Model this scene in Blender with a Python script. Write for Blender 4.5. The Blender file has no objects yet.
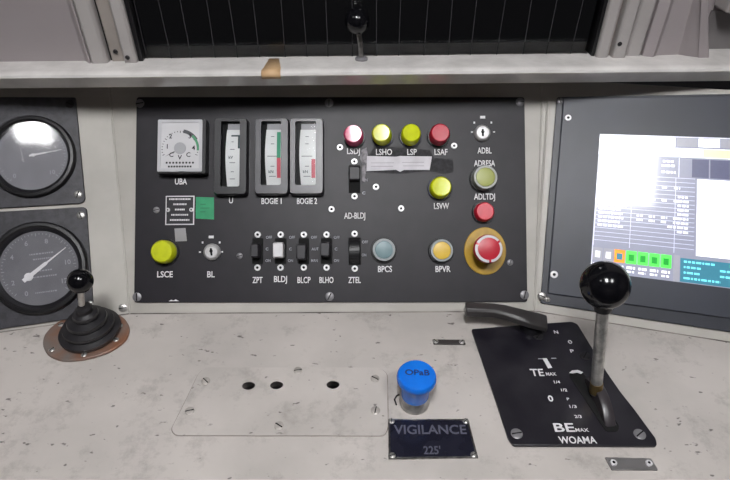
import bpy, bmesh, math, random
from mathutils import Vector, Matrix
from math import radians as R, sin, cos, pi
random.seed(7)
SC = bpy.context.scene
COL = SC.collection
F = 562.0                      # focal length in pixels for a 730 px wide frame
DZ = 0.75                      # height of the desk top above the floor
CAM = Vector((0, 0, DZ + .528))
PIT = R(38)
fw = Vector((0, cos(PIT), -sin(PIT))); up = Vector((0, sin(PIT), cos(PIT))); rt = Vector((1, 0, 0))

# ------------------------------------------------------------------ survey helpers
def ray(x, y): return fw + rt * ((x - 365) / F) + up * ((240 - y) / F)
def hit(x, y, p, n):
    d = ray(x, y); return CAM + d * ((p - CAM).dot(n) / d.dot(n))
def dk(x, y, z=0.0): return hit(x, y, Vector((0, 0, DZ + z)), Vector((0, 0, 1)))
class Plane:
    """a real plane of the desk: origin, right axis, up axis, outward normal"""
    def __init__(s, o, h, v):
        s.o = o; s.h = h.normalized(); s.n = s.h.cross(v).normalized(); s.v = s.n.cross(s.h)
        s.M = Matrix(((s.h.x, s.v.x, s.n.x, o.x), (s.h.y, s.v.y, s.n.y, o.y), (s.h.z, s.v.z, s.n.z, o.z), (0, 0, 0, 1)))
    def L(s, x, y, z=0.0):
        q = hit(x, y, s.o + s.n * z, s.n) - s.o
        return Vector((q.dot(s.h), q.dot(s.v), z))
    def k(s, x, y):            # metres per pixel there
        return (hit(x, y, s.o, s.n) - CAM).dot(fw) / F
    def at(s, x, y, z=0.0, rot=0.0): return s.M @ Matrix.Translation(s.L(x, y, z)) @ Matrix.Rotation(rot, 4, 'Z')
def lean_plane(a, b, lean):
    A = dk(*a); B = dk(*b); h = (B - A).normalized()
    back = Vector((0, 0, 1)).cross(h)
    return Plane(A, h, Vector((0, 0, 1)) * cos(lean) + back * sin(lean))
PC = lean_plane((130, 313.5), (535, 311), R(42))
PL = lean_plane((0, 332), (130, 313.5), R(42.4))
PR = lean_plane((535, 311), (730, 342), R(41.8))
PD = Plane(Vector((0, 0, DZ)), Vector((1, 0, 0)), Vector((0, 1, 0)))
LEDGE = .275
ya = math.atan2(.0289, .913)
PW = Plane(Vector((0, .6945, DZ + LEDGE)), Vector((cos(ya), sin(ya), 0)), Vector((0, 0, 1)))   # front wall, facing the driver

# ------------------------------------------------------------------ materials
MATS = {}
def mat(name, c, rough=.5, metal=0., c2=None, scale=30, bump=0., bscale=200, emit=0., coat=0., spec=.5, r2=None):
    if name in MATS: return MATS[name]
    m = bpy.data.materials.new(name); m.use_nodes = True; nt = m.node_tree; N = nt.nodes
    b = N['Principled BSDF']
    tc = N.new('ShaderNodeTexCoord'); nz = N.new('ShaderNodeTexNoise'); nz.inputs['Scale'].default_value = scale; nz.inputs['Detail'].default_value = 6
    nt.links.new(tc.outputs['Object'], nz.inputs['Vector'])
    mx = N.new('ShaderNodeMix'); mx.data_type = 'RGBA'
    c2 = c2 or tuple(v * .88 for v in c)
    mx.inputs['A'].default_value = (*c, 1); mx.inputs['B'].default_value = (*c2, 1)
    rp = N.new('ShaderNodeMapRange'); rp.inputs[1].default_value = .38; rp.inputs[2].default_value = .66
    nt.links.new(nz.outputs['Fac'], rp.inputs[0]); nt.links.new(rp.outputs[0], mx.inputs['Factor'])
    nt.links.new(mx.outputs['Result'], b.inputs['Base Color'])
    b.inputs['Roughness'].default_value = rough; b.inputs['Metallic'].default_value = metal
    b.inputs['Coat Weight'].default_value = coat; b.inputs['Coat Roughness'].default_value = .05
    b.inputs['Specular IOR Level'].default_value = spec
    if r2 is not None:
        rr = N.new('ShaderNodeMapRange'); rr.inputs[1].default_value = .35; rr.inputs[2].default_value = .65
        rr.inputs[3].default_value = rough; rr.inputs[4].default_value = r2
        nt.links.new(nz.outputs['Fac'], rr.inputs[0]); nt.links.new(rr.outputs[0], b.inputs['Roughness'])
    if bump:
        n2 = N.new('ShaderNodeTexNoise'); n2.inputs['Scale'].default_value = bscale; n2.inputs['Detail'].default_value = 3
        bp = N.new('ShaderNodeBump'); bp.inputs['Strength'].default_value = bump; bp.inputs['Distance'].default_value = .001
        nt.links.new(tc.outputs['Object'], n2.inputs['Vector']); nt.links.new(n2.outputs['Fac'], bp.inputs['Height']); nt.links.new(bp.outputs['Normal'], b.inputs['Normal'])
    if emit:
        nt.links.new(mx.outputs['Result'], b.inputs['Emission Color']); b.inputs['Emission Strength'].default_value = emit
    MATS[name] = m; return m
def s(r, g, b):                # sRGB bytes to linear
    f = lambda v: (v / 255 / 12.92) if v / 255 <= .04045 else ((v / 255 + .055) / 1.055) ** 2.4
    return (f(r), f(g), f(b))

def desk_material():
    m = mat('desk_paint', s(190, 183, 178), .5, c2=s(173, 167, 162), scale=9, bump=.12, bscale=90, r2=.6)
    nt = m.node_tree; N = nt.nodes; b = N['Principled BSDF']
    src = b.inputs['Base Color'].links[0].from_socket
    tc = N['Texture Coordinate']
    # grey scuffs
    n3 = N.new('ShaderNodeTexNoise'); n3.inputs['Scale'].default_value = 22; n3.inputs['Detail'].default_value = 9; n3.inputs['Roughness'].default_value = .75
    r3 = N.new('ShaderNodeMapRange'); r3.inputs[1].default_value = .52; r3.inputs[2].default_value = .72; r3.inputs[4].default_value = .55
    m3 = N.new('ShaderNodeMix'); m3.data_type = 'RGBA'; m3.inputs['B'].default_value = (*s(118, 112, 106), 1)
    # small dark chips
    n4 = N.new('ShaderNodeTexNoise'); n4.inputs['Scale'].default_value = 150; n4.inputs['Detail'].default_value = 2
    mp = N.new('ShaderNodeMapping'); mp.inputs['Scale'].default_value = (.6, 1.1, 1); mp.inputs['Rotation'].default_value = (0, 0, .5)
    r4 = N.new('ShaderNodeMapRange'); r4.inputs[1].default_value = .695; r4.inputs[2].default_value = .75; r4.inputs[4].default_value = .75
    m4 = N.new('ShaderNodeMix'); m4.data_type = 'RGBA'; m4.inputs['B'].default_value = (*s(60, 54, 52), 1)
    nt.links.new(tc.outputs['Object'], n3.inputs['Vector']); nt.links.new(tc.outputs['Object'], mp.inputs['Vector']); nt.links.new(mp.outputs[0], n4.inputs['Vector'])
    nt.links.new(n3.outputs['Fac'], r3.inputs[0]); nt.links.new(n4.outputs['Fac'], r4.inputs[0])
    nt.links.new(src, m3.inputs['A']); nt.links.new(r3.outputs[0], m3.inputs['Factor'])
    nt.links.new(m3.outputs['Result'], m4.inputs['A']); nt.links.new(r4.outputs[0], m4.inputs['Factor'])
    nt.links.new(m4.outputs['Result'], b.inputs['Base Color'])
    return m
def glass_material(name, rough=0.0, tint=(1, 1, 1), ior=1.5):
    m = bpy.data.materials.new(name); m.use_nodes = True; nt = m.node_tree; N = nt.nodes
    N.remove(N['Principled BSDF']); o = N['Material Output']
    t = N.new('ShaderNodeBsdfTransparent'); t.inputs[0].default_value = (*tint, 1)
    g = N.new('ShaderNodeBsdfGlossy'); g.inputs['Roughness'].default_value = rough
    fr = N.new('ShaderNodeFresnel'); fr.inputs[0].default_value = ior
    nz = N.new('ShaderNodeTexNoise'); nz.inputs['Scale'].default_value = 15
    bp = N.new('ShaderNodeBump'); bp.inputs['Strength'].default_value = .02; bp.inputs['Distance'].default_value = .001
    nt.links.new(nz.outputs['Fac'], bp.inputs['Height']); nt.links.new(bp.outputs[0], g.inputs['Normal'])
    x = N.new('ShaderNodeMixShader'); nt.links.new(fr.outputs[0], x.inputs[0]); nt.links.new(t.outputs[0], x.inputs[1]); nt.links.new(g.outputs[0], x.inputs[2])
    nt.links.new(x.outputs[0], o.inputs[0]); MATS[name] = m; return m
DESK = desk_material()
HOUSE = mat('housing_paint', s(182, 178, 171), .42, c2=s(168, 164, 157), scale=14, bump=.1, bscale=60)
LEDGEM = mat('ledge_paint', s(216, 212, 209), .18, c2=s(200, 196, 193), scale=25, bump=.8, bscale=70, coat=.4)
WALL = mat('cab_wall_paint', s(158, 150, 151), .5, c2=s(150, 142, 143), scale=4)
WALLL = mat('pillar_paint', s(170, 165, 163), .45, c2=s(160, 155, 153), scale=10)
PANEL = mat('panel_charcoal', s(33, 30, 36), .45, c2=s(28, 26, 31), spec=.35, scale=40, bump=.06, bscale=500)
PANELR = mat('display_frame_grey', s(48, 50, 58), .42, c2=s(43, 45, 52), scale=12, bump=.05, bscale=600)
GPLATE = mat('gauge_plate_grey', s(64, 63, 68), .42, c2=s(50, 49, 53), scale=150, bump=.25, bscale=500)
BLACK = mat('black_plastic', s(16, 15, 18), .42, c2=s(20, 19, 22), scale=60)
DARKG = mat('dark_grey_plastic', s(34, 33, 37), .32, c2=s(28, 27, 31), scale=60)
BEZG = mat('meter_bezel_grey', s(62, 60, 66), .34, c2=s(54, 52, 58), scale=40)
RUBBER = mat('black_rubber', s(30, 29, 32), .4, c2=s(42, 40, 42), scale=45, bump=.1)
GLOSSB = mat('glossy_black_ball', s(14, 14, 17), .14, scale=5, spec=.4)
CAVITY = mat('dark_cavity', s(8, 8, 9), .9)
CHROME = mat('worn_steel', s(196, 194, 190), .32, .75, c2=s(150, 148, 146), scale=120)
STEEL = mat('brushed_steel', s(160, 158, 156), .3, 1., c2=s(120, 118, 117), scale=200)
DULL = mat('dull_screw', s(135, 133, 136), .4, .4, scale=200)
WHITE = mat('white_print', s(222, 220, 222), .6)
GREYP = mat('grey_print', s(150, 150, 158), .6)
PAPER = mat('dial_white', s(205, 204, 206), .55, c2=s(196, 195, 197), scale=20)
SCALE = mat('scale_card', s(214, 216, 216), .55, c2=s(200, 202, 202), scale=20)
INK = mat('black_ink', s(30, 30, 34), .7)
GREEN = mat('green_mark', s(40, 140, 105), .6)
REDM = mat('red_mark', s(190, 70, 85), .6)
YEL = mat('yellow_green_lens', s(212, 222, 8), .12, c2=s(196, 205, 10), scale=90)
YELS = mat('olive_yellow_lens', s(198, 205, 20), .35, c2=s(180, 188, 20), scale=90)
REDL = mat('red_lens', s(190, 30, 56), .22, c2=s(178, 26, 50), scale=90)
PINK = mat('pink_lens', s(215, 70, 115), .08, c2=s(190, 55, 95), scale=90)
REDB = mat('red_push_cap', s(206, 32, 58), .3, c2=s(190, 26, 50), scale=60)
GREYL = mat('clear_grey_lens', s(146, 148, 140), .3, c2=s(132, 135, 128), scale=80)
OLIVE = mat('olive_insert', s(165, 170, 95), .4)
TEAL = mat('teal_grey_cap', s(118, 142, 146), .4, c2=s(108, 132, 138), scale=60)
RIMG = mat('light_grey_rim', s(150, 156, 158), .35)
AMBER = mat('amber_cap', s(222, 186, 70), .4, c2=s(210, 172, 60), scale=60)
ESY = mat('yellow_stop_disc', s(186, 148, 36), .35, c2=s(160, 124, 30), scale=60)
ESR = mat('red_mushroom', s(196, 40, 58), .35, c2=s(180, 34, 52), scale=60)
ESD = mat('dark_red_stem', s(90, 20, 26), .4)
BLUE = mat('blue_plastic', s(20, 118, 226), .25, c2=s(16, 104, 210), scale=40)
NAVY = mat('engraved_plate_navy', s(24, 24, 36), .22, c2=s(32, 32, 44), scale=60)
LEVP = mat('lever_plate_black', s(22, 20, 28), .28, c2=s(36, 34, 40), scale=25, bump=.08, bscale=300, r2=.4)
RUST = mat('rusty_flange', s(128, 118, 112), .4, .3, c2=s(142, 100, 78), scale=30)
TAPE = mat('white_tape', s(206, 202, 208), .5, c2=s(190, 186, 192), scale=60)
RESID = mat('tape_residue', s(18, 17, 20), .7, c2=s(44, 42, 48), scale=220)
RESIDL = mat('pale_tape_residue', s(150, 146, 150), .7, c2=s(90, 88, 92), scale=180)
MASK = mat('tan_masking_tape', s(206, 172, 132), .5, c2=s(196, 160, 120), scale=60)
STGREEN = mat('green_sticker', s(28, 150, 98), .45, c2=s(20, 135, 88), scale=60)
STGREY = mat('grey_sticker', s(150, 148, 150), .5)
PLATEB = mat('black_label', s(26, 25, 30), .45)
STREAK = mat('reflection_streak_grey', s(70, 68, 72), .5, .3)
GLASS = glass_material('gauge_glass', .07, ior=1.45)
MGLASS = glass_material('meter_glass', .12, ior=1.12)
WGLASS = glass_material('windscreen_glass', .01, (.85, .87, .88))
FLOORM = mat('floor_lino', s(70, 68, 66), .6, c2=s(58, 56, 54), scale=8)
CEILM = mat('ceiling_paint', s(92, 90, 90), .6); LINING = mat('cab_lining', s(84, 80, 80), .6)
LAMPM = mat('lamp_diffuser', (1, 1, 1), .5, c2=(.97, .97, 1), emit=76); LAMPS_ = mat('small_lamp_diffuser', (1, 1, 1), .5, c2=(.97, .97, 1), emit=30)

# ------------------------------------------------------------------ mesh helpers
def prism(bm, pts, z0, z1, mi=0):
    lo = [bm.verts.new((p[0], p[1], z0)) for p in pts]; hi = [bm.verts.new((p[0], p[1], z1)) for p in pts]
    fs = [bm.faces.new(hi), bm.faces.new(lo[::-1])]
    n = len(pts)
    for i in range(n): fs.append(bm.faces.new((lo[i], lo[(i + 1) % n], hi[(i + 1) % n], hi[i])))
    for f in fs: f.material_index = mi
def ccw(pts):
    a = sum(pts[i][0] * pts[(i + 1) % len(pts)][1] - pts[(i + 1) % len(pts)][0] * pts[i][1] for i in range(len(pts)))
    return pts if a > 0 else pts[::-1]
def rpoly(pts, r, n=5):
    """round the corners of a polygon; r one radius or one per corner"""
    pts = [Vector((p[0], p[1])) for p in pts]; out = []; N = len(pts)
    for i, p in enumerate(pts):
        rr = r[i] if isinstance(r, (list, tuple)) else r
        a = (pts[i - 1] - p); b = (pts[(i + 1) % N] - p); la, lb = a.length, b.length
        t = min(rr, la * .45, lb * .45)
        if t < 1e-6: out.append(p); continue
        A = p + a / la * t; B = p + b / lb * t
        for k in range(n + 1):
            u = k / n; out.append(A * (1 - u) ** 2 + p * 2 * u * (1 - u) + B * u * u)
    return ccw(out)
def rect(x0, y0, x1, y1): return [(x0, y0), (x1, y0), (x1, y1), (x0, y1)]
def lathe(bm, prof, seg=32, cx=0, cy=0, mi=0, mis=None):
    rings = []
    for r, z in prof:
        if r < 1e-6: rings.append([bm.verts.new((cx, cy, z))])
        else: rings.append([bm.verts.new((cx + r * cos(2 * pi * i / seg), cy + r * sin(2 * pi * i / seg), z)) for i in range(seg)])
    for j in range(len(rings) - 1):
        a, b = rings[j], rings[j + 1]; m_ = mis[j] if mis else mi
        for i in range(seg):
            k = (i + 1) % seg
            if len(a) == 1 and len(b) == 1: continue
            if len(a) == 1: f = bm.faces.new((a[0], b[i], b[k]))
            elif len(b) == 1: f = bm.faces.new((a[i], a[k], b[0]))
            else: f = bm.faces.new((a[i], a[k], b[k], b[i]))
            f.material_index = m_
    if len(rings[0]) > 1 and prof[0] != prof[-1]: bm.faces.new(rings[0][::-1]).material_index = mis[0] if mis else mi
    if len(rings[-1]) > 1 and prof[0] != prof[-1]: bm.faces.new(rings[-1]).material_index = mis[-1] if mis else mi
def tube(bm, pts, rad, seg=12, mi=0, sx=1.0):
    pts = [Vector(p) for p in pts]; rings = []
    for i, p in enumerate(pts):
        t = (pts[min(i + 1, len(pts) - 1)] - pts[max(i - 1, 0)]).normalized()
        ref = Vector((0, 0, 1)) if abs(t.z) < .9 else Vector((0, 1, 0))
        a = t.cross(ref).normalized(); b = a.cross(t)
        r = rad[i] if isinstance(rad, (list, tuple)) else rad
        rings.append([bm.verts.new(p + (a * cos(2 * pi * k / seg) * sx + b * sin(2 * pi * k / seg)) * r) for k in range(seg)])
    for j in range(len(rings) - 1):
        for k in range(seg):
            bm.faces.new((rings[j][k], rings[j][(k + 1) % seg], rings[j + 1][(k + 1) % seg], rings[j + 1][k])).material_index = mi
    bm.faces.new(rings[0][::-1]).material_index = mi; bm.faces.new(rings[-1]).material_index = mi
def sphere(bm, c, r, seg=32):
    bmesh.ops.create_uvsphere(bm, u_segments=seg, v_segments=seg // 2, radius=r, matrix=Matrix.Translation(c))
def B(): return bmesh.new()
def obj(name, bm, mats, parent=None, M=None, bev=0., ang=35):
    bmesh.ops.recalc_face_normals(bm, faces=bm.faces)
    me = bpy.data.meshes.new(name); bm.to_mesh(me); bm.free()
    for m in (mats if isinstance(mats, (list, tuple)) else [mats]): me.materials.append(m)
    for p in me.polygons: p.use_smooth = True
    me.set_sharp_from_angle(angle=R(ang))
    o = bpy.data.objects.new(name, me); COL.objects.link(o)
    if parent: o.parent = parent
    if M is not None: o.matrix_local = M
    if bev:
        md = o.modifiers.new('edge', 'BEVEL'); md.width = bev; md.segments = 2; md.limit_method = 'ANGLE'; md.angle_limit = R(40); md.harden_normals = False
    return o
def tag(o, label, cat, group=None):
    o['label'] = label; o['category'] = cat
    if group: o['group'] = group
    return o
def thing(name, M, label, cat, group=None):
    o = bpy.data.objects.new(name, None); COL.objects.link(o); o.empty_display_size = .02
    o.matrix_local = M; return tag(o, label, cat, group)
def structure(o): o['kind'] = 'structure'; return o
def text_mesh(sx, h, th=.00015, w=None):
    c = bpy.data.curves.new('t', 'FONT'); c.body = sx; c.size = h / .73; c.align_x = 'CENTER'; c.align_y = 'CENTER'
    c.extrude = th / 2; c.resolution_u = 3; c.offset = .018 * c.size if False else h * .022
    o = bpy.data.objects.new('t', c); COL.objects.link(o)
    bpy.context.view_layer.update()
    me = bpy.data.meshes.new_from_object(o.evaluated_get(bpy.context.evaluated_depsgraph_get()))
    bpy.data.objects.remove(o); bpy.data.curves.remove(c)
    xs = [v.co.x for v in me.vertices]; ys = [v.co.y for v in me.vertices]
    cx = (max(xs) + min(xs)) / 2; cy = (max(ys) + min(ys)) / 2; kx = (w / (max(xs) - min(xs))) if w else 1
    for v in me.vertices: v.co.x = (v.co.x - cx) * kx; v.co.y -= cy; v.co.z += th / 2
    return me
def text(sx, h, m, parent, M, w=None, name='lettering'):
    me = text_mesh(sx, h, w=w); me.materials.clear(); me.materials.append(m); me.name = name
    o = bpy.data.objects.new(name, me); COL.objects.link(o); o.parent = parent; o.matrix_local = M
    return o
def add_text(bm, sx, h, x, y, z, mi=0, w=None, rot=0):
    me = text_mesh(sx, h, w=w); me.transform(Matrix.Translation((x, y, z)) @ Matrix.Rotation(rot, 4, 'Z'))
    n = len(bm.faces); bm.from_mesh(me); bm.faces.ensure_lookup_table()
    for f in bm.faces[n:]: f.material_index = mi
    bpy.data.meshes.remove(me)

# shared screw meshes (unit radius), head with a dark socket or slot
def screw_mesh(kind, m1):
    bm = B()
    if kind == 'socket': lathe(bm, [(1, 0), (1, .45), (.85, .6), (.42, .6), (.36, .2), (0, .2)], 16, mis=[0, 0, 0, 1, 1, 1])
    else:
        lathe(bm, [(1, 0), (1, .2), (.8, .42), (.4, .52), (0, .55)], 18)
        prism(bm, rect(-.85, -.11, .85, .11), .3, .58, 1)
    bmesh.ops.recalc_face_normals(bm, faces=bm.faces)
    me = bpy.data.meshes.new('screw'); bm.to_mesh(me); bm.free(); me.materials.append(m1); me.materials.append(CAVITY)
    for p in me.polygons: p.use_smooth = True
    me.set_sharp_from_angle(angle=R(35)); return me
SOCK = screw_mesh('socket', mat('bright_screw', s(226, 224, 226), .4, .3)); SLOT = screw_mesh('slot', DULL); DARKS = screw_mesh('slot', mat('blackened_screw', s(54, 52, 55), .4, .6)); WSCR = screw_mesh('slot', mat('painted_screw', s(176, 170, 164), .35, .2)); CSLOT = screw_mesh('slot', CHROME)
def screw(parent, p, r, me=SOCK, rot=None):
    o = bpy.data.objects.new('screw', me); COL.objects.link(o); o.parent = parent
    o.matrix_local = Matrix.Translation(p) @ Matrix.Rotation(random.random() * 3 if rot is None else rot, 4, 'Z') @ Matrix.Diagonal((r, r, min(r, .003), 1))
    return o

# ------------------------------------------------------------------ desk and housings
desk = thing('driver_desk', Matrix.Translation((0, 0, 0)), 'beige grey painted driver\'s desk with scuffed worktop and sloping instrument housing', 'desk')
def crease(P1, P2, foot, z):
    d = P1.n.cross(P2.n); d = d if d.z > 0 else -d; return foot + d * (z / d.z)
TOPZ = .232
fl, fr = dk(130, 313.5), dk(535, 311)
cl, cr = crease(PL, PC, fl, TOPZ), crease(PC, PR, fr, TOPZ)
def loc(P, w): q = w - P.o; return (q.dot(P.h), q.dot(P.v))
# centre face, with thickness behind it
def slab(P, pts, name, m=HOUSE, z0=-.003, z1=0):
    bm = B(); prism(bm, ccw(pts), z0, z1); return obj(name, bm, m, desk, P.M)
def slab_world(P, corners, name, th=.003):
    # corners are world points on the face; back corners are the same points pushed in along the face normal
    bm = B(); a = [bm.verts.new(c) for c in corners]; b = [bm.verts.new(c - P.n * th) for c in corners]
    bm.faces.new(a); bm.faces.new(b[::-1])
    for i in range(len(a)): bm.faces.new((a[i], b[i], b[(i + 1) % 4], a[(i + 1) % 4]))
    return obj(name, bm, HOUSE, desk)
slab_world(PC, [fl, fr, cr, cl], 'instrument_housing')
ll = PL.o - PL.h * .42; lt = ll + PL.v * ((cl - PL.o).dot(PL.v))
slab_world(PL, [ll, fl, cl, lt], 'instrument_housing')
rr_ = PR.o + PR.h * .62; rtp = rr_ + PR.v * ((cr - PR.o).dot(PR.v) + .018)
slab_world(PR, [fr, rr_, rtp, cr], 'instrument_housing')
# rounded seams of the housing (folded sheet edges)
for (f0, c0, n) in ((fl, cl, PC.n), (fr, cr, PC.n)):
    bm = B(); tube(bm, [f0 + n * .0002, c0 + n * .0002], .0016, 8); obj('folded_seam', bm, HOUSE, desk)
a0 = PR.M @ PR.L(534, 306, .0); a1 = PR.M @ PR.L(548, 100, .0)
bm = B(); tube(bm, [a0, a1], .0018, 8); obj('folded_seam', bm, HOUSE, desk)

FRONT = .292
for f0, f1 in ((ll, fl), (fl, fr), (fr, rr_)):
    bm = B(); tube(bm, [f0 + Vector((0, -.0006, .0002)), f1 + Vector((0, -.0006, .0002))], .0009, 6); obj('foot_seam', bm, mat('foot_seam_grime', s(92, 86, 82), .8, c2=s(150, 144, 138), scale=18), desk)  # thin line of dark grime in the joint at the housing's foot
HOLES = [(248.8, 386.5), (276.7, 386), (333, 385.5)]
bm = B()
# worktop outline follows the foot of the housings
outline = [(-.80, FRONT), (.80, FRONT), (.80, rr_.y - .05), (fr.x + .4, PR.o.y + PR.h.y / PR.h.x * .4 + .012), (fr.x, fr.y + .012), (fl.x, fl.y + .012), (fl.x - .35, fl.y - PL.h.y / PL.h.x * .35 + .012), (-.80, ll.y - .05)]
outline = [(-.80, FRONT), (.80, FRONT), (.80, .42), (fr.x + .42, fr.y + PR.h.y / PR.h.x * .42 + .004), (fr.x, fr.y + .004), (fl.x, fl.y + .004), (fl.x - .4, fl.y - PL.h.y / PL.h.x * .4 + .004), (-.80, .42)]
prism(bm, ccw(outline), DZ - .018, DZ)
top = obj('desktop', bm, DESK, desk)
def bore(o, places, r, z0, z1):
    bm = B()
    for (x, y) in places: lathe(bm, [(r, z0), (r, z1)], 28, x, y)
    c = obj('bore', bm, CAVITY); md = o.modifiers.new('b', 'BOOLEAN'); md.operation = 'DIFFERENCE'; md.object = c; md.solver = 'EXACT'
    bpy.context.view_layer.update()
    me = bpy.data.meshes.new_from_object(o.evaluated_get(bpy.context.evaluated_depsgraph_get()))
    o.modifiers.clear(); o.data = me; bpy.data.objects.remove(c)
    for p in me.polygons: p.use_smooth = False
hp = [dk(*h) for h in HOLES]
bore(top, [(h.x, h.y) for h in hp], .0145, DZ - .05, DZ + .05)
bm = B()                         # rounded front nose, then the front panel
nose = [(FRONT, -.0), (FRONT - .004, -.0008), (FRONT - .0075, -.004), (FRONT - .009, -.009), (FRONT - .0075, -.014), (FRONT, -.018)]
va = [bm.verts.new((-.8, y, DZ + z)) for y, z in nose]; vb = [bm.verts.new((.8, y, DZ + z)) for y, z in nose]
for i in range(len(nose) - 1): bm.faces.new((va[i], vb[i], vb[i + 1], va[i + 1]))
bm.faces.new(va); bm.faces.new(vb[::-1]); bm.faces.new((va[0], va[-1], vb[-1], vb[0]))
obj('front_nosing', bm, mat('nosing_paint', s(206, 200, 196), .35, c2=s(180, 172, 168), scale=40, bump=.2, bscale=80), desk)
for nm, x0, y0, z0, x1, y1, z1 in (('front_panel', -.8, FRONT + .01, .08, .8, FRONT + .025, DZ - .018), ('side_panel', -.8, FRONT + .025, .0, -.78, .70, DZ - .018), ('side_panel', .78, FRONT + .025, .0, .8, .70, DZ - .018)):
    bm = B(); prism(bm, rect(x0, y0, x1, y1), z0, z1); obj(nm, bm, HOUSE, desk)
# screws that fasten the housing
for P, x, y, me, r in ((PL, 123, 308, CSLOT, 4.2), (PR, 547.5, 300, CSLOT, 0)):
    if r: screw(desk, P.M @ P.L(x, y), P.k(x, y) * r, me).matrix_local = P.at(x, y) @ Matrix.Diagonal((.0055, .0055, .003, 1))

# ------------------------------------------------------------------ window ledge
FW = PW
def wl(x, y, z=0):              # local point on the ledge top
    w = hit(x, y, Vector((0, 0, DZ + LEDGE)), Vector((0, 0, 1))); q = w - FW.o
    return q.dot(FW.h), -q.dot(FW.n)
Yf = [wl(0, 78.5)[1], wl(365, 76)[1], wl(730, 71.5)[1]]
Yf = [y + .013 for y in Yf]
yfl = Yf[0] + (Yf[0] - Yf[2]) * .35; yfr = Yf[2] + (Yf[2] - Yf[0]) * .35
ledge_frame = Matrix(((FW.h.x, -FW.n.x, 0, FW.o.x), (FW.h.y, -FW.n.y, 0, FW.o.y), (0, 0, 1, FW.o.z), (0, 0, 0, 1)))
led = thing('window_ledge', ledge_frame, 'long pale grey glossy ledge running under the windscreen above the instruments', 'ledge')
def ledge_profile(yf):
    pr = [(.05, 0), (yf + .010, 0), (yf + .004, -.0006), (yf + .0012, -.0022), (yf, -.005), (yf + .002, -.008)]
    pr += [(yf + .013, -.0225), (.05, -.0225)]
    return pr
bm = B(); A = [bm.verts.new((-.85, y, z)) for y, z in ledge_profile(yfl)]; C_ = [bm.verts.new((.85, y, z)) for y, z in ledge_profile(yfr)]
n = len(A)
for i in range(n): bm.faces.new((A[i], A[(i + 1) % n], C_[(i + 1) % n], C_[i]))
bm.faces.new(A); bm.faces.new(C_[::-1])
obj('shelf_board', bm, LEDGEM, led)
# masking tape wrapped over the nose
x0, x1 = wl(262, 68)[0], wl(281, 68)[0]; xm = (x0 + x1) / 2
yft = yfl + (yfr - yfl) * (xm + .85) / 1.7
bm = B(); pr = [(-.002, .0006), (yft + .010, .0006), (yft + .004, 0), (yft + .0005, -.0018), (yft - .0006, -.005), (yft + .0012, -.009)]
A = [bm.verts.new((x0 + .006 * (i == 0) + .002 * (i == 1), y, z)) for i, (y, z) in enumerate(pr)]
C_ = [bm.verts.new((x1 - .005 * (i == 0), y, z)) for i, (y, z) in enumerate(pr)]
for i in range(len(pr) - 1): bm.faces.new((A[i], C_[i], C_[i + 1], A[i + 1]))
tp = obj('masking_tape', bm, MASK, None, ledge_frame); md = tp.modifiers.new('th', 'SOLIDIFY'); md.thickness = .0004; md.offset = 1
tag(tp, 'short strip of tan masking tape stuck across the pale window ledge', 'tape')

# ------------------------------------------------------------------ front wall, windscreen and pillars
def wx(x, y): return FW.L(x, y)[0]
WM = FW.M                        # local x right, y up, z towards the driver
def wall_box(name, x0, x1, z0, z1, m, parent=None, y0=-.022, y1=1.075 - .0, bev=.002):
    bm = B(); prism(bm, rect(x0, y0, x1, y1), z0, z1); o = obj(name, bm, m, parent, None if parent else WM, bev=bev)
    return o
XL = wx(139.5, 60); XR = wx(593.6, 54)
WT = .62                         # top of the window opening
win = bpy.data.objects.new('window_1', None); COL.objects.link(win); win.matrix_local = WM; structure(win)
bm = B(); prism(bm, rect(XL - .004, -.022, XR + .004, WT), -.012, -.006); obj('window_pane', bm, WGLASS, win)
# frame members left: inner bead, channel, outer frame
def member(name, pxa, pxb, yy, z0, z1, m=WALLL, bev=.002): return wall_box(name, wx(pxa, yy), wx(pxb, yy), z0, z1, m, win, y1=WT + .05, bev=bev)
member('frame_bead', 126.5, 139.5, 60, -.02, .010, bev=.003)
member('frame_channel', 112.5, 126.4, 60, -.02, .003, mat('channel_paint', s(150, 142, 136), .5))
member('outer_frame', 93, 110.5, 60, -.02, .010, bev=.004)
member('frame_seam', 110.5, 112.5, 60, -.02, -.001, CAVITY, bev=0)
member('frame_bead', 593.6, 605.5, 54, -.02, .010, bev=.003)
member('frame_channel', 605.6, 609, 54, -.02, .003, MATS['channel_paint'])
member('frame_bead', 609, 622, 54, -.02, .012, bev=.003)
member('outer_frame', 623.5, 640, 54, -.02, .005, bev=.004)
member('black_gasket', 139.5, 144, 60, -.02, .004, BLACK, bev=.001)
member('black_gasket', 590.5, 593.6, 54, -.02, .004, BLACK, bev=.001)
bm = B(); prism(bm, rect(XL, WT, XR, WT + .05), -.02, .010); obj('window_header', bm, WALLL, win)
for px, py in ((115.5, 51.5), (127.5, 57.5), (619.7, 44)):
    p = FW.L(px, py, .012 if px > 120 else .004); screw(win, p, .0028, DARKS)
# vertical reflection streaks of the windscreen, added as thin grey tubes
xs = [145, 169, 191, 214, 236, 260, 284.5, 306, 329, 352, 376, 400, 424, 448, 472, 497, 523, 548, 571]
for i, px in enumerate(xs):
    x = wx(px, 57); bm = B(); tube(bm, [(x + .0015 * sin(i * 2.1 + k * .9), -.02 + k * .08, -.005) for k in range(9)], .00045, 6); obj('reflection_streak', bm, STREAK, win)
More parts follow.
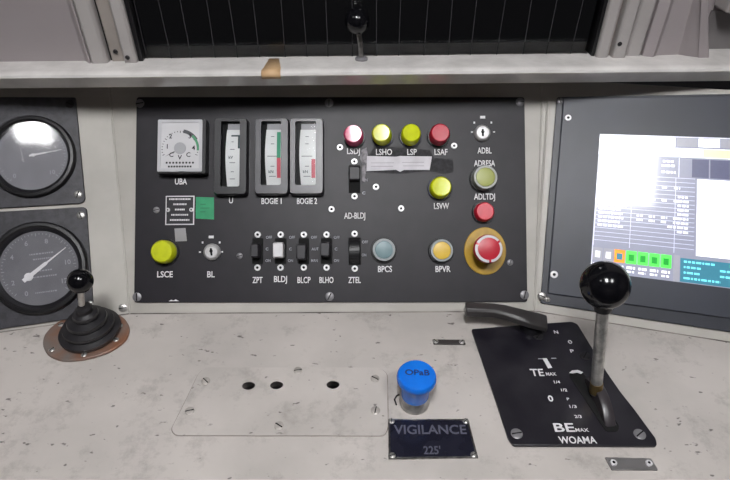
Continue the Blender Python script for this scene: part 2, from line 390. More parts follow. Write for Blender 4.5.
# walls left and right of the windscreen
xa = wx(84, 60); xb = wx(93, 60)
bm = B(); prof = [(-1.3, 0), (xa, 0), (xa + .003, .002), (xb - .002, .009), (xb, .009), (xb, -.03), (-1.3, -.03)]
lo = [bm.verts.new((x, -.026, z)) for x, z in prof]; hi = [bm.verts.new((x, 1.075, z)) for x, z in prof]
bm.faces.new(lo); bm.faces.new(hi[::-1])
for i in range(len(prof)): bm.faces.new((lo[i], lo[(i + 1) % len(prof)], hi[(i + 1) % len(prof)], hi[i]))
structure(obj('wall_front', bm, WALL, None, WM))
x1_, x2_, x3_, x4_, x5_ = wx(640.5, 54), wx(655, 54), wx(681, 52), wx(693, 52), wx(705, 52)
zb_, zt2 = FW.L(705, 52)[1], FW.L(704, 0)[1]; sl_ = (wx(704, 0) - wx(705, 52)) / (zt2 - zb_)
bm = B(); prof = [(x1_, .006, 0), (x1_ + .012, .010, 0), (x2_, .004, 0), (x3_ - .004, .002, .2), (x3_ + .002, .006, .4), (x4_, .014, .8), (x5_ - .003, .014, 1), (x5_, .010, 1), (x5_, -.02, 1), (1.3, -.02, 0), (1.3, -.05, 0), (x1_, -.05, 0)]
rows = [[bm.verts.new((x + k_ * sl_ * (min(yy, .12) - zb_), yy, z)) for x, z, k_ in prof] for yy in (-.026, -.02, .12, 1.075)]
bm.faces.new(rows[0]); bm.faces.new(rows[-1][::-1])
for A_, B_ in zip(rows, rows[1:]):
    for i in range(len(prof)): bm.faces.new((A_[i], A_[(i + 1) % len(prof)], B_[(i + 1) % len(prof)], B_[i]))
structure(obj('wall_front', bm, WALL, None, WM, ang=25))
# curved cover above the dark recess on the right
bm = B(); zt_ = FW.L(712, 14)[1]
a_ = [(x5_, zt_ + .004), (x5_ + .02, zt_ + .001), (x5_ + .06, zt_ - .002), (x5_ + .2, zt_ - .004), (x5_ + .5, zt_), (x5_ + .5, .6), (x5_, .6)]
prism(bm, ccw(a_), -.018, .012); structure(obj('trim_1', bm, WALLL, None, WM, bev=.003))
bm = B(); prism(bm, rect(x5_ + .0005, -.024, 1.3, zt_ - .001), -.0195, -.017); structure(obj('trim_2', bm, mat('recess_grey', s(112, 108, 108), .6), None, WM))
# wall above and below the windscreen
bm = B(); prism(bm, rect(wx(93, 60), WT + .05, x1_, 1.075), -.03, 0); structure(obj('wall_front', bm, WALL, None, WM))
bm = B(); prism(bm, rect(wx(93, 60), -LEDGE - DZ, x1_, -.03), -.11, -.10); structure(obj('wall_front', bm, WALL, None, WM))

# windscreen reflection of the lever knob, added as a solid ball and rod
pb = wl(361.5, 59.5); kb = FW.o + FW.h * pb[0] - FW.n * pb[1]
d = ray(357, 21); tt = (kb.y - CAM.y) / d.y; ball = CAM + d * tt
knob_refl = thing('knob_reflection', Matrix.Translation(kb), 'reflection of a ball lever in the dark windscreen, modelled as a small black ball and rod', 'reflection')
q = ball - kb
bm = B(); lathe(bm, [(.008, 0), (.008, .002), (.0055, .004), (0, .004)], 20); obj('reflected_base', bm, DULL, knob_refl)
bm = B(); tube(bm, [(0, 0, .002), q * .5 + Vector((.0006, 0, 0)), q], .0031, 12); obj('rod', bm, STEEL, knob_refl)
bm = B(); sphere(bm, q, .0150, 32); obj('reflected_ball', bm, GLOSSB, knob_refl)

# ------------------------------------------------------------------ room shell
def shell(name, pts, m):
    bm = B(); vs = [bm.verts.new(p) for p in pts]; bm.faces.new(vs); o = obj(name, bm, m); structure(o)
    md = o.modifiers.new('t', 'SOLIDIFY'); md.thickness = .02; md.offset = -1; return o
x0, x1, y0, y1, zc = -1.3, 1.3, -1.1, .80, 2.1
shell('floor', [(x0, y0, 0), (x1, y0, 0), (x1, y1, 0), (x0, y1, 0)], FLOORM)
shell('ceiling', [(x0, y0, zc), (x0, y1, zc), (x1, y1, zc), (x1, y0, zc)], CEILM)
shell('wall_left', [(x0, y0, 0), (x0, y1, 0), (x0, y1, zc), (x0, y0, zc)], LINING)
shell('wall_right', [(x1, y0, 0), (x1, y0, zc), (x1, y1, zc), (x1, y1, 0)], LINING)
shell('wall_back', [(x0, y0, 0), (x0, y0, zc), (x1, y0, zc), (x1, y0, 0)], LINING)
LAMPS = [(-.745, -.055, .11, .12), (.47, -.26, .22, .34), (-.07, -.17, .20, .34)]
for i, (cx, cy, w, dd) in enumerate(LAMPS):
    t = thing('ceiling_lamp', Matrix.Translation((cx, cy, zc)), ('small square white ceiling lamp on the left of the cab', 'square white ceiling lamp on the right of the cab', 'larger oblong white ceiling lamp above the middle of the cab')[i], 'lamp')
    bm = B(); prism(bm, rect(-w / 2 - .015, -dd / 2 - .015, w / 2 + .015, dd / 2 + .015), -.02, -.001); obj('lamp_body', bm, HOUSE, t)
    bm = B(); prism(bm, rect(-w / 2, -dd / 2, w / 2, dd / 2), -.024, -.0202); obj('diffuser', bm, (LAMPS_, LAMPS_, LAMPM)[i], t)

# ------------------------------------------------------------------ centre instrument panel
TH = .003
def panel_poly(P, px, rad, th=TH): return rpoly([P.L(x, y, th) for x, y in px], rad)
cp = thing('instrument_panel', PC.M, 'wide charcoal control panel plate in the middle, carrying buttons, switches and meters', 'panel')
bm = B(); prism(bm, panel_poly(PC, [(134, 302.5), (527.5, 302), (524.5, 97), (136.5, 97)], .004), .0002, TH); obj('plate', bm, PANEL, cp, bev=.0005)
def pscrews(parent, P, lst, me, r, z=TH):
    for x, y in lst: screw(parent, P.L(x, y, z), r, me)
pscrews(cp, PC, [(137, 297), (329.5, 296.5), (140, 103.5), (329, 103), (520, 102), (524.5, 295)], SLOT, .0058)
pscrews(cp, PC, [(156.5, 210), (239.6, 256), (510, 262.5)], SLOT, .0042)
pscrews(cp, PC, [(340, 147.5), (454, 146), (376, 187), (401, 208.5), (331.5, 209.3)], SOCK, .0042)
def plab(sx, x, y, w=None, h=6.2, m=WHITE, P=PC, par=None, z=TH):
    k = P.k(x, y); return text(sx, h * k, m, par or cp, Matrix.Translation(P.L(x, y, z)), w=w * k if w else None)
for a in [('UBA', 181, 181.5, 12), ('U', 231, 200.3, 4), ('BOGIE 1', 271.5, 201, 20), ('BOGIE 2', 307, 201, 20), ('LSCE', 165, 274.3, 15.5), ('BL', 211, 274.3, 7.5),
          ('ZPT', 257.5, 280, 10), ('BLDJ', 280.5, 280, 13), ('BLCP', 304, 280, 13), ('BLHO', 326.5, 280, 14), ('ZTEL', 354.5, 280, 12.5), ('AD-BLDJ', 354.7, 216.6, 21),
          ('LSDJ', 353.5, 152, 13), ('LSHO', 384, 152, 16), ('LSP', 412, 152, 9.5), ('LSAF', 441, 152, 13), ('LSVW', 441.5, 206, 15), ('ADBL', 484.5, 150.5, 14),
          ('ADRESA', 484.5, 163.3, 21), ('ADLTDJ', 484.5, 197.5, 21), ('BPCS', 385, 269, 14), ('BPVR', 443, 269, 15)]:
    plab(*a, z=TH + .0004 if a[0] in ('LSHO', 'LSP', 'LSAF') else TH)
def marks(cxp, cyp, r, lst, sz=1.0):
    bm = B(); k = PC.k(cxp, cyp); c = PC.L(cxp, cyp, TH)
    for dx, dy, w, h in lst: prism(bm, rect(c.x + (dx - w / 2) * k, c.y + (-dy - h / 2) * k, c.x + (dx + w / 2) * k, c.y + (-dy + h / 2) * k), TH, TH + .00015)
    obj('position_marks', bm, WHITE, cp)
for (x, y) in ((211, 252), (483, 132)):
    marks(x, y, 8, [(-11, 0, 2, 1.4), (11, 0, 2, 1.4), (-8.5, -9.5, 1.6, 2), (8.5, -9.5, 1.6, 2), (0, -15, 5, 2.6)])
# chip of bare metal on the lower edge of the plate
bm = B(); c = PC.L(174, 300.5, TH); prism(bm, ccw([(c.x - .007, c.y - .001), (c.x - .004, c.y + .001), (c.x, c.y), (c.x + .002, c.y + .0015), (c.x + .007, c.y - .001)]), TH, TH + .0002); obj('paint_chip', bm, WHITE, cp)

# square voltmeter
def meter_frame(P, x0, y0, x1, y1, h):
    a = P.L(x0, y1, h); b = P.L(x1, y0, h); return a, b
a, b = meter_frame(PC, 157, 119.5, 202.5, 171.5, TH + .018)
cx, cy = (a.x + b.x) / 2, (a.y + b.y) / 2; w2, h2 = (b.x - a.x) / 2, (b.y - a.y) / 2
um = thing('square_voltmeter', PC.M @ Matrix.Translation((cx, cy, TH)), 'square black boxed voltmeter with white dial at the panel\'s upper left corner', 'meter')
bm = B(); prism(bm, rpoly(rect(-w2 - .0012, -h2 - .0025, w2 + .0045, h2 + .001), .002), 0, .0165); obj('case', bm, BLACK, um, bev=.0006)
bm = B()
o_ = rpoly(rect(-w2, -h2, w2, h2), .0015, 3); i_ = rpoly(rect(-w2 + .004, -h2 + .004, w2 - .004, h2 - .004), .001, 3)
for i in range(len(o_)):
    j = (i + 1) % len(o_)
    v = [bm.verts.new((p[0], p[1], z)) for p, z in ((o_[i], .0166), (o_[j], .0166), (o_[j], .018), (o_[i], .018), (i_[i], .018), (i_[j], .018), (i_[j], .0166), (i_[i], .0166))]
    bm.faces.new((v[0], v[1], v[2], v[3])); bm.faces.new((v[3], v[2], v[5], v[4])); bm.faces.new((v[4], v[5], v[6], v[7]))
obj('bezel', bm, mat('pale_bezel', s(192, 191, 195), .4), um)
bm = B(); prism(bm, rect(-w2 + .003, -h2 + .003, w2 - .003, h2 - .003), .0165, .0168); dl = obj('dial', bm, PAPER, um)
bm = B(); zz = .0169
U_ = PC.k(180, 146)
cyo = -.0045
rA = .024
def arc(bm, r0, r1, a0, a1, z, mi=0, cx=0, cy=0, n=24):
    for i in range(n):
        t0 = R(a0 + (a1 - a0) * i / n); t1 = R(a0 + (a1 - a0) * (i + 1) / n)
        bm.faces.new([bm.verts.new((cx + r * cos(t), cy + r * sin(t), z)) for r, t in ((r0, t0), (r1, t0), (r1, t1), (r0, t1))]).material_index = mi
for i in range(25):
    t = 200 - i * 220 / 24; L_ = .0028 if i % 6 == 0 else .0016
    prism(bm, [(rA * cos(R(t + 1)) , cyo + rA * sin(R(t + 1))), ((rA - L_) * cos(R(t + 1)), cyo + (rA - L_) * sin(R(t + 1))), ((rA - L_) * cos(R(t - 1)), cyo + (rA - L_) * sin(R(t - 1))), (rA * cos(R(t - 1)), cyo + rA * sin(R(t - 1)))], zz, zz + .0001)
arc(bm, .0215, .0262, 30, 80, zz + .0002, 1, cy=cyo); arc(bm, .0218, .0250, -5, 48, zz + .0003, 2, cy=cyo)
for sx, x, y in (('1', -.0165, -.001), ('2', -.0125, .0125), ('3', .0125, .0125), ('4', .0175, -.003), ('V', 0, -.0155)): add_text(bm, sx, .0062, x, y, zz + .0003, 0)
for y, w in ((-.0225, .034), (-.0275, .028)):
    for j in range(9):
        xx = -w / 2 + w * j / 8; prism(bm, rect(xx - .0012, y - .0012, xx + .0012, y + .0012), zz, zz + .0001)
for x in (-.011, .011): add_text(bm, 'C', .006, x, -.012, zz + .0003, 0)
obj('dial_markings', bm, [INK, mat('grey_arc', s(80, 82, 86), .6), mat('pale_green_arc', s(80, 150, 110), .6)], um)
bm = B(); lathe(bm, [(.0078, .0170), (.0078, .0174), (0, .0174)], 28, 0, cyo + .001); obj('hub', bm, mat('hub_grey', s(168, 168, 172), .5), um)
bm = B(); t = R(207); n_ = Vector((-sin(t), cos(t))) * .0007; c = Vector((0, cyo)); d_ = Vector((cos(t), sin(t)))
prism(bm, ccw([tuple(c + d_ * .0078 + n_), tuple(c + d_ * .021), tuple(c + d_ * .0078 - n_)]), .0171, .0174); obj('needle', bm, INK, um)

# narrow vertical-scale meters
def edge_meter(x0, y0, x1, y1, wx0, wy0, wx1, wy1, label, bez, kind, face):
    h = .014
    a = PC.L(x0, y1, TH + h); b = PC.L(x1, y0, TH + h)
    wa = PC.L(wx0, wy1, TH + h); wb = PC.L(wx1, wy0, TH + h)
    cx, cy = (a.x + b.x) / 2, (a.y + b.y) / 2
    t = thing('edgewise_meter', PC.M @ Matrix.Translation((cx, cy, TH)), label, 'meter', 'tall narrow meters on the centre panel')
    A_ = (a.x - cx, a.y - cy, b.x - cx, b.y - cy); W_ = (wa.x - cx, wa.y - cy, wb.x - cx, wb.y - cy)
    bm = B(); n = 6
    o_ = rpoly(rect(*A_), .0055, n); ob = rpoly(rect(*A_), .0055, n)
    sl = rpoly(rect(A_[0] + .0012, A_[1] + .0015, A_[2] - .0012, A_[3] - .0015), .005, n)
    i_ = rpoly(rect(*W_), .003, n); ib = i_
    rings = [[(p[0], p[1], z) for p in r] for r, z in ((ob, 0), (o_, h * .7), (sl, h), (i_, h), (ib, .002))]
    R_ = [[bm.verts.new(p) for p in r] for r in rings]
    for q in range(4):
        for i in range(len(o_)):
            j = (i + 1) % len(o_); bm.faces.new((R_[q][i], R_[q][j], R_[q + 1][j], R_[q + 1][i]))
    obj('case', bm, bez, t)
    bm = B(); prism(bm, i_, .0002, .0025); obj('back', bm, CAVITY, t)
    # curved scale card
    ex0 = W_[0] + face[0] * (W_[2] - W_[0]); ex1 = W_[0] + face[1] * (W_[2] - W_[0]); ya, yb = W_[1] + .0004, W_[3] - .0015
    N_ = 14; bm = B()
    def zat(u): return .0062 + .0030 * sin(pi * u)
    def band(xa, xb, u0, u1, dz, mi):
        st = max(1, int((u1 - u0) * N_) + 1)
        for i in range(st):
            q0 = u0 + (u1 - u0) * i / st; q1 = u0 + (u1 - u0) * (i + 1) / st
            bow = lambda u: -.0022 * sin(pi * u) if xa == ex0 else 0
            bm.faces.new([bm.verts.new(p) for p in ((xa + bow(q0), ya + (yb - ya) * q0, zat(q0) + dz), (xb, ya + (yb - ya) * q0, zat(q0) + dz), (xb, ya + (yb - ya) * q1, zat(q1) + dz), (xa + bow(q1), ya + (yb - ya) * q1, zat(q1) + dz))]).material_index = mi
    band(ex0, ex1, 0, .90, 0, 0); band(ex0 + .0001, ex1, .90, 1, 0, 5)
    w_ = ex1 - ex0; xm = (ex0 + ex1) / 2
    if kind == 'U':
        band(ex1 - w_ * .18, ex1 - w_ * .02, .60, .80, .0003, 3); band(ex0 + w_ * .3, ex1, .79, .815, .0003, 3)
        lines = ((.58, .45), (.37, .55), (.23, .3), (.12, .5), (.7, .2)); txt = (('kV', .46, -.2),)
    else:
        g0 = ex1 - w_ * .30
        band(g0, ex1 - w_ * .04, .44, .86 if kind == 'B1' else .44001, .0003, 1); band(g0, ex1 - w_ * .04, .12, .44 if kind == 'B1' else .42, .0003, 2)
        lines = ((.46, .9), (.30, .35), (.14, .6), (.66, .3), (.78, .3)); txt = (('kN', .22, -.2),)
    for u, l in lines: band(xm - w_ * .1 - l * w_ / 2 * .8 + .0001, xm - w_ * .1 + l * w_ / 2 * .8, u, u + .012, .0002, 4)
    for sx, u, dx in txt: add_text(bm, sx, .004, xm + dx * w_, ya + (yb - ya) * u, zat(u) + .0006, 3)
    obj('scale_card', bm, [SCALE, GREEN, REDM, mat('dark_teal_ink', s(50, 70, 72), .6), mat('grey_ink', s(110, 112, 116), .6), mat('grey_card_top', s(150, 150, 154), .6)], t)
    bm = B(); prism(bm, i_, .0105, .0112); obj('window_glass', bm, MGLASS, t)
edge_meter(213, 117.5, 247.5, 195, 220, 121, 240, 186.5, 'dark tall narrow meter in a near black case, left of the two grey ones', DARKG, 'U', (.30, .98))
edge_meter(254, 117.5, 288.7, 194.5, 260.5, 121, 281.2, 185, 'grey cased tall narrow meter with bold green and red bar', BEZG, 'B1', (.26, .98))
edge_meter(289, 117.5, 323.5, 194.5, 295, 121, 316, 185, 'grey cased tall narrow meter with faint scale and short red bar', BEZG, 'B2', (.26, .98))

# rating plate, stickers
a, b = PC.L(165.4, 225, TH), PC.L(194.6, 195.8, TH)
t = thing('rating_plate', PC.M @ Matrix.Translation(((a.x + b.x) / 2, (a.y + b.y) / 2, TH)), 'small black label with white border and tiny white text under the square voltmeter', 'label')
w2, h2 = (b.x - a.x) / 2, (b.y - a.y) / 2
bm = B(); prism(bm, rect(-w2, -h2, w2, h2), 0, .0006); obj('border', bm, WHITE, t)
bm = B(); prism(bm, rect(-w2 + .0014, -h2 + .0014, w2 - .0014, h2 - .0014), .0006, .0009); obj('label_field', bm, PLATEB, t)
bm = B()
for j, (y, w) in enumerate(((.0148, .9), (.008, .55), (.001, .4), (-.006, .7), (-.0128, .8))):
    W = 2 * (w2 - .003) * w; x = -W / 2
    while x < W / 2:
        l = random.uniform(.0008, .0022); prism(bm, rect(x, y - .0011, min(x + l, W / 2), y + .0011), .0009, .00105); x += l + .0006
obj('fine_print', bm, WHITE, t)
for x in (-w2 + .0035, w2 - .0035): screw(t, (x, .0005, .0009), .0027, SOCK)
def sticker(name, px, m, label, z=TH, th=.0003):
    pts = [PC.L(x, y, z) for x, y in px]; c = sum(pts, Vector()) / len(pts)
    bm = B(); prism(bm, ccw([(p.x - c.x, p.y - c.y) for p in pts]), 0, th)
    return tag(obj(name, bm, m, None, PC.M @ Matrix.Translation(c)), label, 'sticker')
g = sticker('sticker', [(195.8, 197), (214, 197.5), (214, 219.5), (195.8, 218.5)], STGREEN, 'small green square sticker beside the white bordered black label')
bm = B()
for y in (.005, 0, -.005): prism(bm, rect(-.006, y - .0007, .006 - abs(y), y + .0007), .0003, .0004)
obj('faded_print', bm, mat('faded_green_ink', s(20, 118, 78), .6), g)
sticker('sticker', [(174.5, 228.5), (185.5, 228), (187, 241), (175.5, 241.5)], STGREY, 'tiny pale grey square sticker above the big yellow button')

# push buttons and indicator lamps
def button(px, py, rpx, h, label, cap, name='indicator_lamp', cat='indicator light', col=BLACK, rim=None, insert=None, group=None, dome=.0, collar=1.14, tilt=None):
    c = PC.L(px, py, TH + h); k = PC.k(px, py) * (1 - h / .75); r = rpx * k
    t = thing(name, PC.M @ Matrix.Translation((c.x, c.y, TH)), label, cat, group)
    bm = B(); lathe(bm, [(r * collar, 0), (r * collar, .0025), (r * collar * .96, .0035), (r * 1.0, .0035), (r * 1.0, .001), (0, .001)], 36); obj('collar', bm, col, t)
    bm = B(); prof = [(r * .985, .0015), (r * .975, h - .0038), (r * .85, h), (0, h)]
    if rim: prof = [(r * .985, .0015), (r * .985, h - .002), (r * .95, h), (r * .80, h), (r * .78, h - .001), (0, h - .001)]
    lathe(bm, prof, 40); o = obj('cap', bm, rim or cap, t, ang=28, bev=0 if rim else .0006)
    if tilt: o.matrix_local = Matrix.Rotation(R(tilt[0]), 4, 'X') @ Matrix.Rotation(R(tilt[1]), 4, 'Y')
    if rim: bm = B(); lathe(bm, [(r * .77, h - .0009), (r * .76, h + .0004), (r * .6, h + .001), (0, h + .0012)], 40); obj('centre_insert', bm, insert, o)
    return t, r
g1 = 'round indicator lamps in the top row'
button(354, 133.5, 10, .022, 'pink red round lamp with glare, first of the top row', PINK, group=g1, tilt=(0, -3.1))
button(383, 132.5, 10, .022, 'yellow green round lamp in the top row, next to the pink one', YEL, group=g1, tilt=(0, -6.0))
button(411.5, 132.5, 10, .022, 'yellow green round lamp in the top row, next to the dark red one', YEL, group=g1)
button(440.5, 132.5, 10.2, .022, 'dark red round lamp at the right end of the top row', REDL, group=g1)
button(441.4, 186.5, 11, .018, 'yellow green round lamp alone below the white tape', YEL)
button(161.3, 251.5, 12, .018, 'large olive yellow round button at the lower left of the centre panel', YELS, name='push_button', cat='button')
button(485.7, 177, 12.2, .016, 'translucent grey round button with olive centre on the panel\'s right', GREYL, name='push_button', cat='button', rim=GREYL, insert=OLIVE)
button(485.3, 211.3, 10, .014, 'plain bright red round button just above the emergency stop', REDB, name='push_button', cat='button')
button(384, 249.8, 11.5, .010, 'flat teal grey round button with light rim, right of the toggle row', TEAL, name='push_button', cat='button', rim=RIMG, insert=TEAL)
button(442, 250.5, 11.5, .010, 'flat amber yellow round button with grey rim, left of the emergency stop', AMBER, name='push_button', cat='button', rim=RIMG, insert=AMBER)
# emergency stop
cb = PC.L(485, 251, TH); k = PC.k(485, 250)
t = thing('emergency_stop', PC.M @ Matrix.Translation(cb), 'red mushroom emergency stop with white arrow ring on a yellow disc', 'button')
bm = B(); r = 21.5 * k; lathe(bm, [(r, 0), (r, .001), (r * .97, .0016), (0, .0016)], 48); o = obj('yellow_disc', bm, ESY, t); o.scale = (.97, 1.1, 1)
ch = PC.L(489.7, 248.8, TH + .034); q = ch - cb
bm = B(); lathe(bm, [(.0145, .0016), (.0135, .018), (.012, .026)], 32); obj('stem', bm, ESD, t)
hr = 14.6 * k * .955; M_ = Matrix.Translation((q.x - .001, q.y, 0))
bm = B(); lathe(bm, [(.010, .020), (hr * .93, .022), (hr, .027), (hr * .98, .031), (hr * .9, .0335), (hr * .6, .035), (0, .0355)], 44); mh_ = obj('mushroom_head', bm, ESR, t, M_)
bm = B()
for a0, a1 in ((-80, 30), (40, 150), (160, 270)):
    n_ = 20
    for i in range(n_):
        t0 = R(a0 + (a1 - a0) * i / n_); t1 = R(a0 + (a1 - a0) * (i + 1) / n_)
        bm.faces.new([bm.verts.new((rr * cos(tt_), rr * sin(tt_), z_)) for rr, tt_, z_ in ((hr * .76, t0, .0347), (hr * .94, t0, .0333), (hr * .94, t1, .0333), (hr * .76, t1, .0347))])
obj('arrow_ring', bm, WHITE, mh_)
# key switches
for (x, y, rot, lab) in ((211, 251.8, .15, 'round silver key switch beside the large olive yellow button'), (483, 132.3, 0, 'round silver key switch at the top right of the panel')):
    h = .008; c = PC.L(x, y, TH + h); k = PC.k(x, y)
    t = thing('key_switch', PC.M @ Matrix.Translation((c.x, c.y, TH)), lab, 'switch', 'silver key switches')
    r = 8.3 * k
    bm = B(); lathe(bm, [(r, 0), (r, .004), (r * .9, .0065), (r * .72, .008), (r * .62, .008), (r * .58, .007), (0, .007)], 32); lb_ = obj('lock_body', bm, mat('matt_silver', s(196, 194, 194), .4, .5), t)
    bm = B(); prism(bm, rpoly(rect(-.0013, -.005, .0013, .005), .001, 3), .0071, .0073); lathe(bm, [(.0022, .0071), (.0022, .0074), (0, .0074)], 14, 0, .001); obj('keyhole', bm, CAVITY, lb_, Matrix.Rotation(rot, 4, 'Z'))

# rocker / toggle switches
def toggle(x0, y0, x1, y1, label, pad, padm, group, arc_=False):
    a = PC.L(x0, y1, TH); b = PC.L(x1, y0, TH); cx, cy = (a.x + b.x) / 2, (a.y + b.y) / 2; w2, h2 = (b.x - a.x) / 2, (b.y - a.y) / 2
    t = thing('toggle_switch', PC.M @ Matrix.Translation((cx, cy, TH)), label, 'switch', group)
    bm = B(); prism(bm, rpoly(rect(-w2, -h2, w2, h2), .0008, 3), .0, .0012); obj('slot_plate', bm, CAVITY, t)
    for sy in (1, -1):
        bm = B(); prism(bm, rpoly(rect(-w2 * .62, sy * (h2 + .0045) - .0045, w2 * .62, sy * (h2 + .0045) + .0045), .003, 4), 0, .0009); o = obj('screw_tab', bm, BLACK, t)
        screw(o, (0, sy * (h2 + .0048), .0009), .0042, SOCK)
    pa = PC.L(pad[0], pad[3], TH + pad[4]); pbb = PC.L(pad[2], pad[1], TH + pad[4])
    X0, Y0, X1, Y1, H = pa.x - cx, pa.y - cy, pbb.x - cx, pbb.y - cy, pad[4]
    bm = B()
    if arc_:                     # drum-shaped ribbed wheel
        n = 12; v0 = []; v1 = []
        for i in range(n + 1):
            t_ = pi * i / n; y = (Y0 + Y1) / 2 - cos(t_) * (Y1 - Y0) / 2; z = .0012 + sin(t_) * (H - .0012)
            v0.append(bm.verts.new((X0, y, z))); v1.append(bm.verts.new((X1, y, z)))
        for i in range(n): bm.faces.new((v0[i], v0[i + 1], v1[i + 1], v1[i]))
        bm.faces.new(v0); bm.faces.new(v1[::-1]); bm.faces.new((v0[0], v1[0], v1[-1], v0[-1]))
        for i in range(2, n - 1):
            t_ = pi * i / n; y = (Y0 + Y1) / 2 - cos(t_) * (Y1 - Y0) / 2; z = .0012 + sin(t_) * (H - .0012); prism(bm, rect(X0 + .001, y - .0004, X1 - .001, y + .0004), z - .001, z + .0004)
        obj('thumb_wheel', bm, padm, t, bev=.0004)
    else:
        # paddle: narrow at the root in the slot, full size at the top
        rx0, rx1 = -w2 * .7, w2 * .7; ym = (Y0 + Y1) / 2; hy = (Y1 - Y0) / 2
        lo = [bm.verts.new(p) for p in ((rx0, ym - hy * .8, .001), (rx1, ym - hy * .8, .001), (rx1, ym + hy * .8, .001), (rx0, ym + hy * .8, .001))]
        mi_ = [bm.verts.new(p) for p in ((X0, Y0, H * .6), (X1, Y0, H * .6), (X1, Y1, H * .6), (X0, Y1, H * .6))]
        hi = [bm.verts.new(p) for p in ((X0, Y0 + .0015, H), (X1, Y0 + .0015, H), (X1, Y1 - .0015, H), (X0, Y1 - .0015, H))]
        bm.faces.new(lo[::-1]); bm.faces.new(hi)
        for A1, B1 in ((lo, mi_), (mi_, hi)):
            for i in range(4): bm.faces.new((A1[i], A1[(i + 1) % 4], B1[(i + 1) % 4], B1[i]))
        obj('paddle', bm, padm, t, bev=.0009)
gt = 'vertical toggle switches in the lower row'
PADG = mat('dark_paddle', s(38, 36, 41), .5); PADW = mat('white_paddle', s(216, 214, 216), .4)
toggle(252.3, 238.3, 263.3, 264, 'dark toggle switch at the left end of the lower row', (250.5, 243, 258, 258, .018), PADG, gt)
toggle(275, 238.3, 286.5, 264, 'toggle switch with a white paddle in the lower row', (272.8, 241.8, 282.8, 258, .020), PADW, gt)
toggle(298.7, 238.3, 309.2, 264, 'dark toggle switch directly right of the white paddled one', (296.5, 243.5, 305.5, 260, .018), PADG, gt)
toggle(321, 238.3, 332.3, 264, 'dark toggle switch between its dark neighbour and the ribbed wheel switch', (320.5, 241.5, 329.5, 257, .018), PADG, gt)
toggle(348.6, 237.5, 360.8, 265, 'ribbed black wheel switch at the right end of the lower row', (349, 238.5, 359.5, 264, .012), BLACK, gt, True)
toggle(348.7, 165.4, 360.2, 193, 'single toggle switch under the pink lamp, its upper half grey', (349.3, 165.5, 359.8, 180.5, .010), PADG, None)
for (x, y, sx, w) in ((269, 237.3, 'OFF', 6), (267, 249, 'C', 2.6), (268, 260.6, 'ON', 5), (292, 237.3, 'OFF', 6), (290.5, 249, 'C', 2.6), (290.5, 260.6, 'ON', 5), (314, 237.3, 'OFF', 6), (315, 249, 'AUT', 7), (314.5, 260.6, 'MAN', 6.5),
                      (336.8, 237.3, 'OFF', 6), (336, 249, 'C', 2.6), (336.5, 260.6, 'ON', 5), (365, 242, 'OFF', 6), (364, 255, 'ON', 4.5), (364.5, 172, 'C', 3), (365, 180, 'ON', 5), (363.8, 193, 'C', 3)):
    plab(sx, x, y, w, 2.8, GREYP)

# torn tape
tt = thing('torn_tape', PC.M, 'torn strip of white tape on dark residue, under the top row of lamps', 'tape')
bm = B(); prism(bm, ccw([PC.L(x, y, TH) [:2] for x, y in ((375, 146), (392, 147), (430, 150), (434, 158), (453, 159.5), (453.5, 172), (444, 174), (429, 171), (400, 174), (366, 172), (366, 158), (371, 152))]), TH + .0001, TH + .00025); obj('residue', bm, RESID, tt)
bm = B(); prism(bm, ccw([PC.L(x, y, TH)[:2] for x, y in ((361.5, 150), (366.5, 147.5), (368, 156), (366, 166), (365, 182), (361.8, 181), (362.3, 165), (360, 158))]), TH + .0001, TH + .0003); obj('residue', bm, RESIDL, tt)
bm = B(); prism(bm, ccw([PC.L(x, y, TH)[:2] for x, y in ((367, 156), (396, 156.8), (400, 156), (432, 156.5), (429.6, 170), (404, 170), (400, 172), (396, 169.8), (366.3, 171.3))]), TH + .0003, TH + .0006); obj('tape_strip', bm, TAPE, tt)
bm = B()
for (xa, xb, y) in ((371, 394, 163), (371, 393, 166.5), (402, 424, 162.5), (403, 424, 166)):
    p, q = PC.L(xa, y, TH), PC.L(xb, y - .3, TH); prism(bm, rect(p.x, p.y - .0004, q.x, p.y + .0004), TH + .0006, TH + .0007)
obj('faded_writing', bm, mat('faded_ink', s(165, 160, 168), .6), tt)

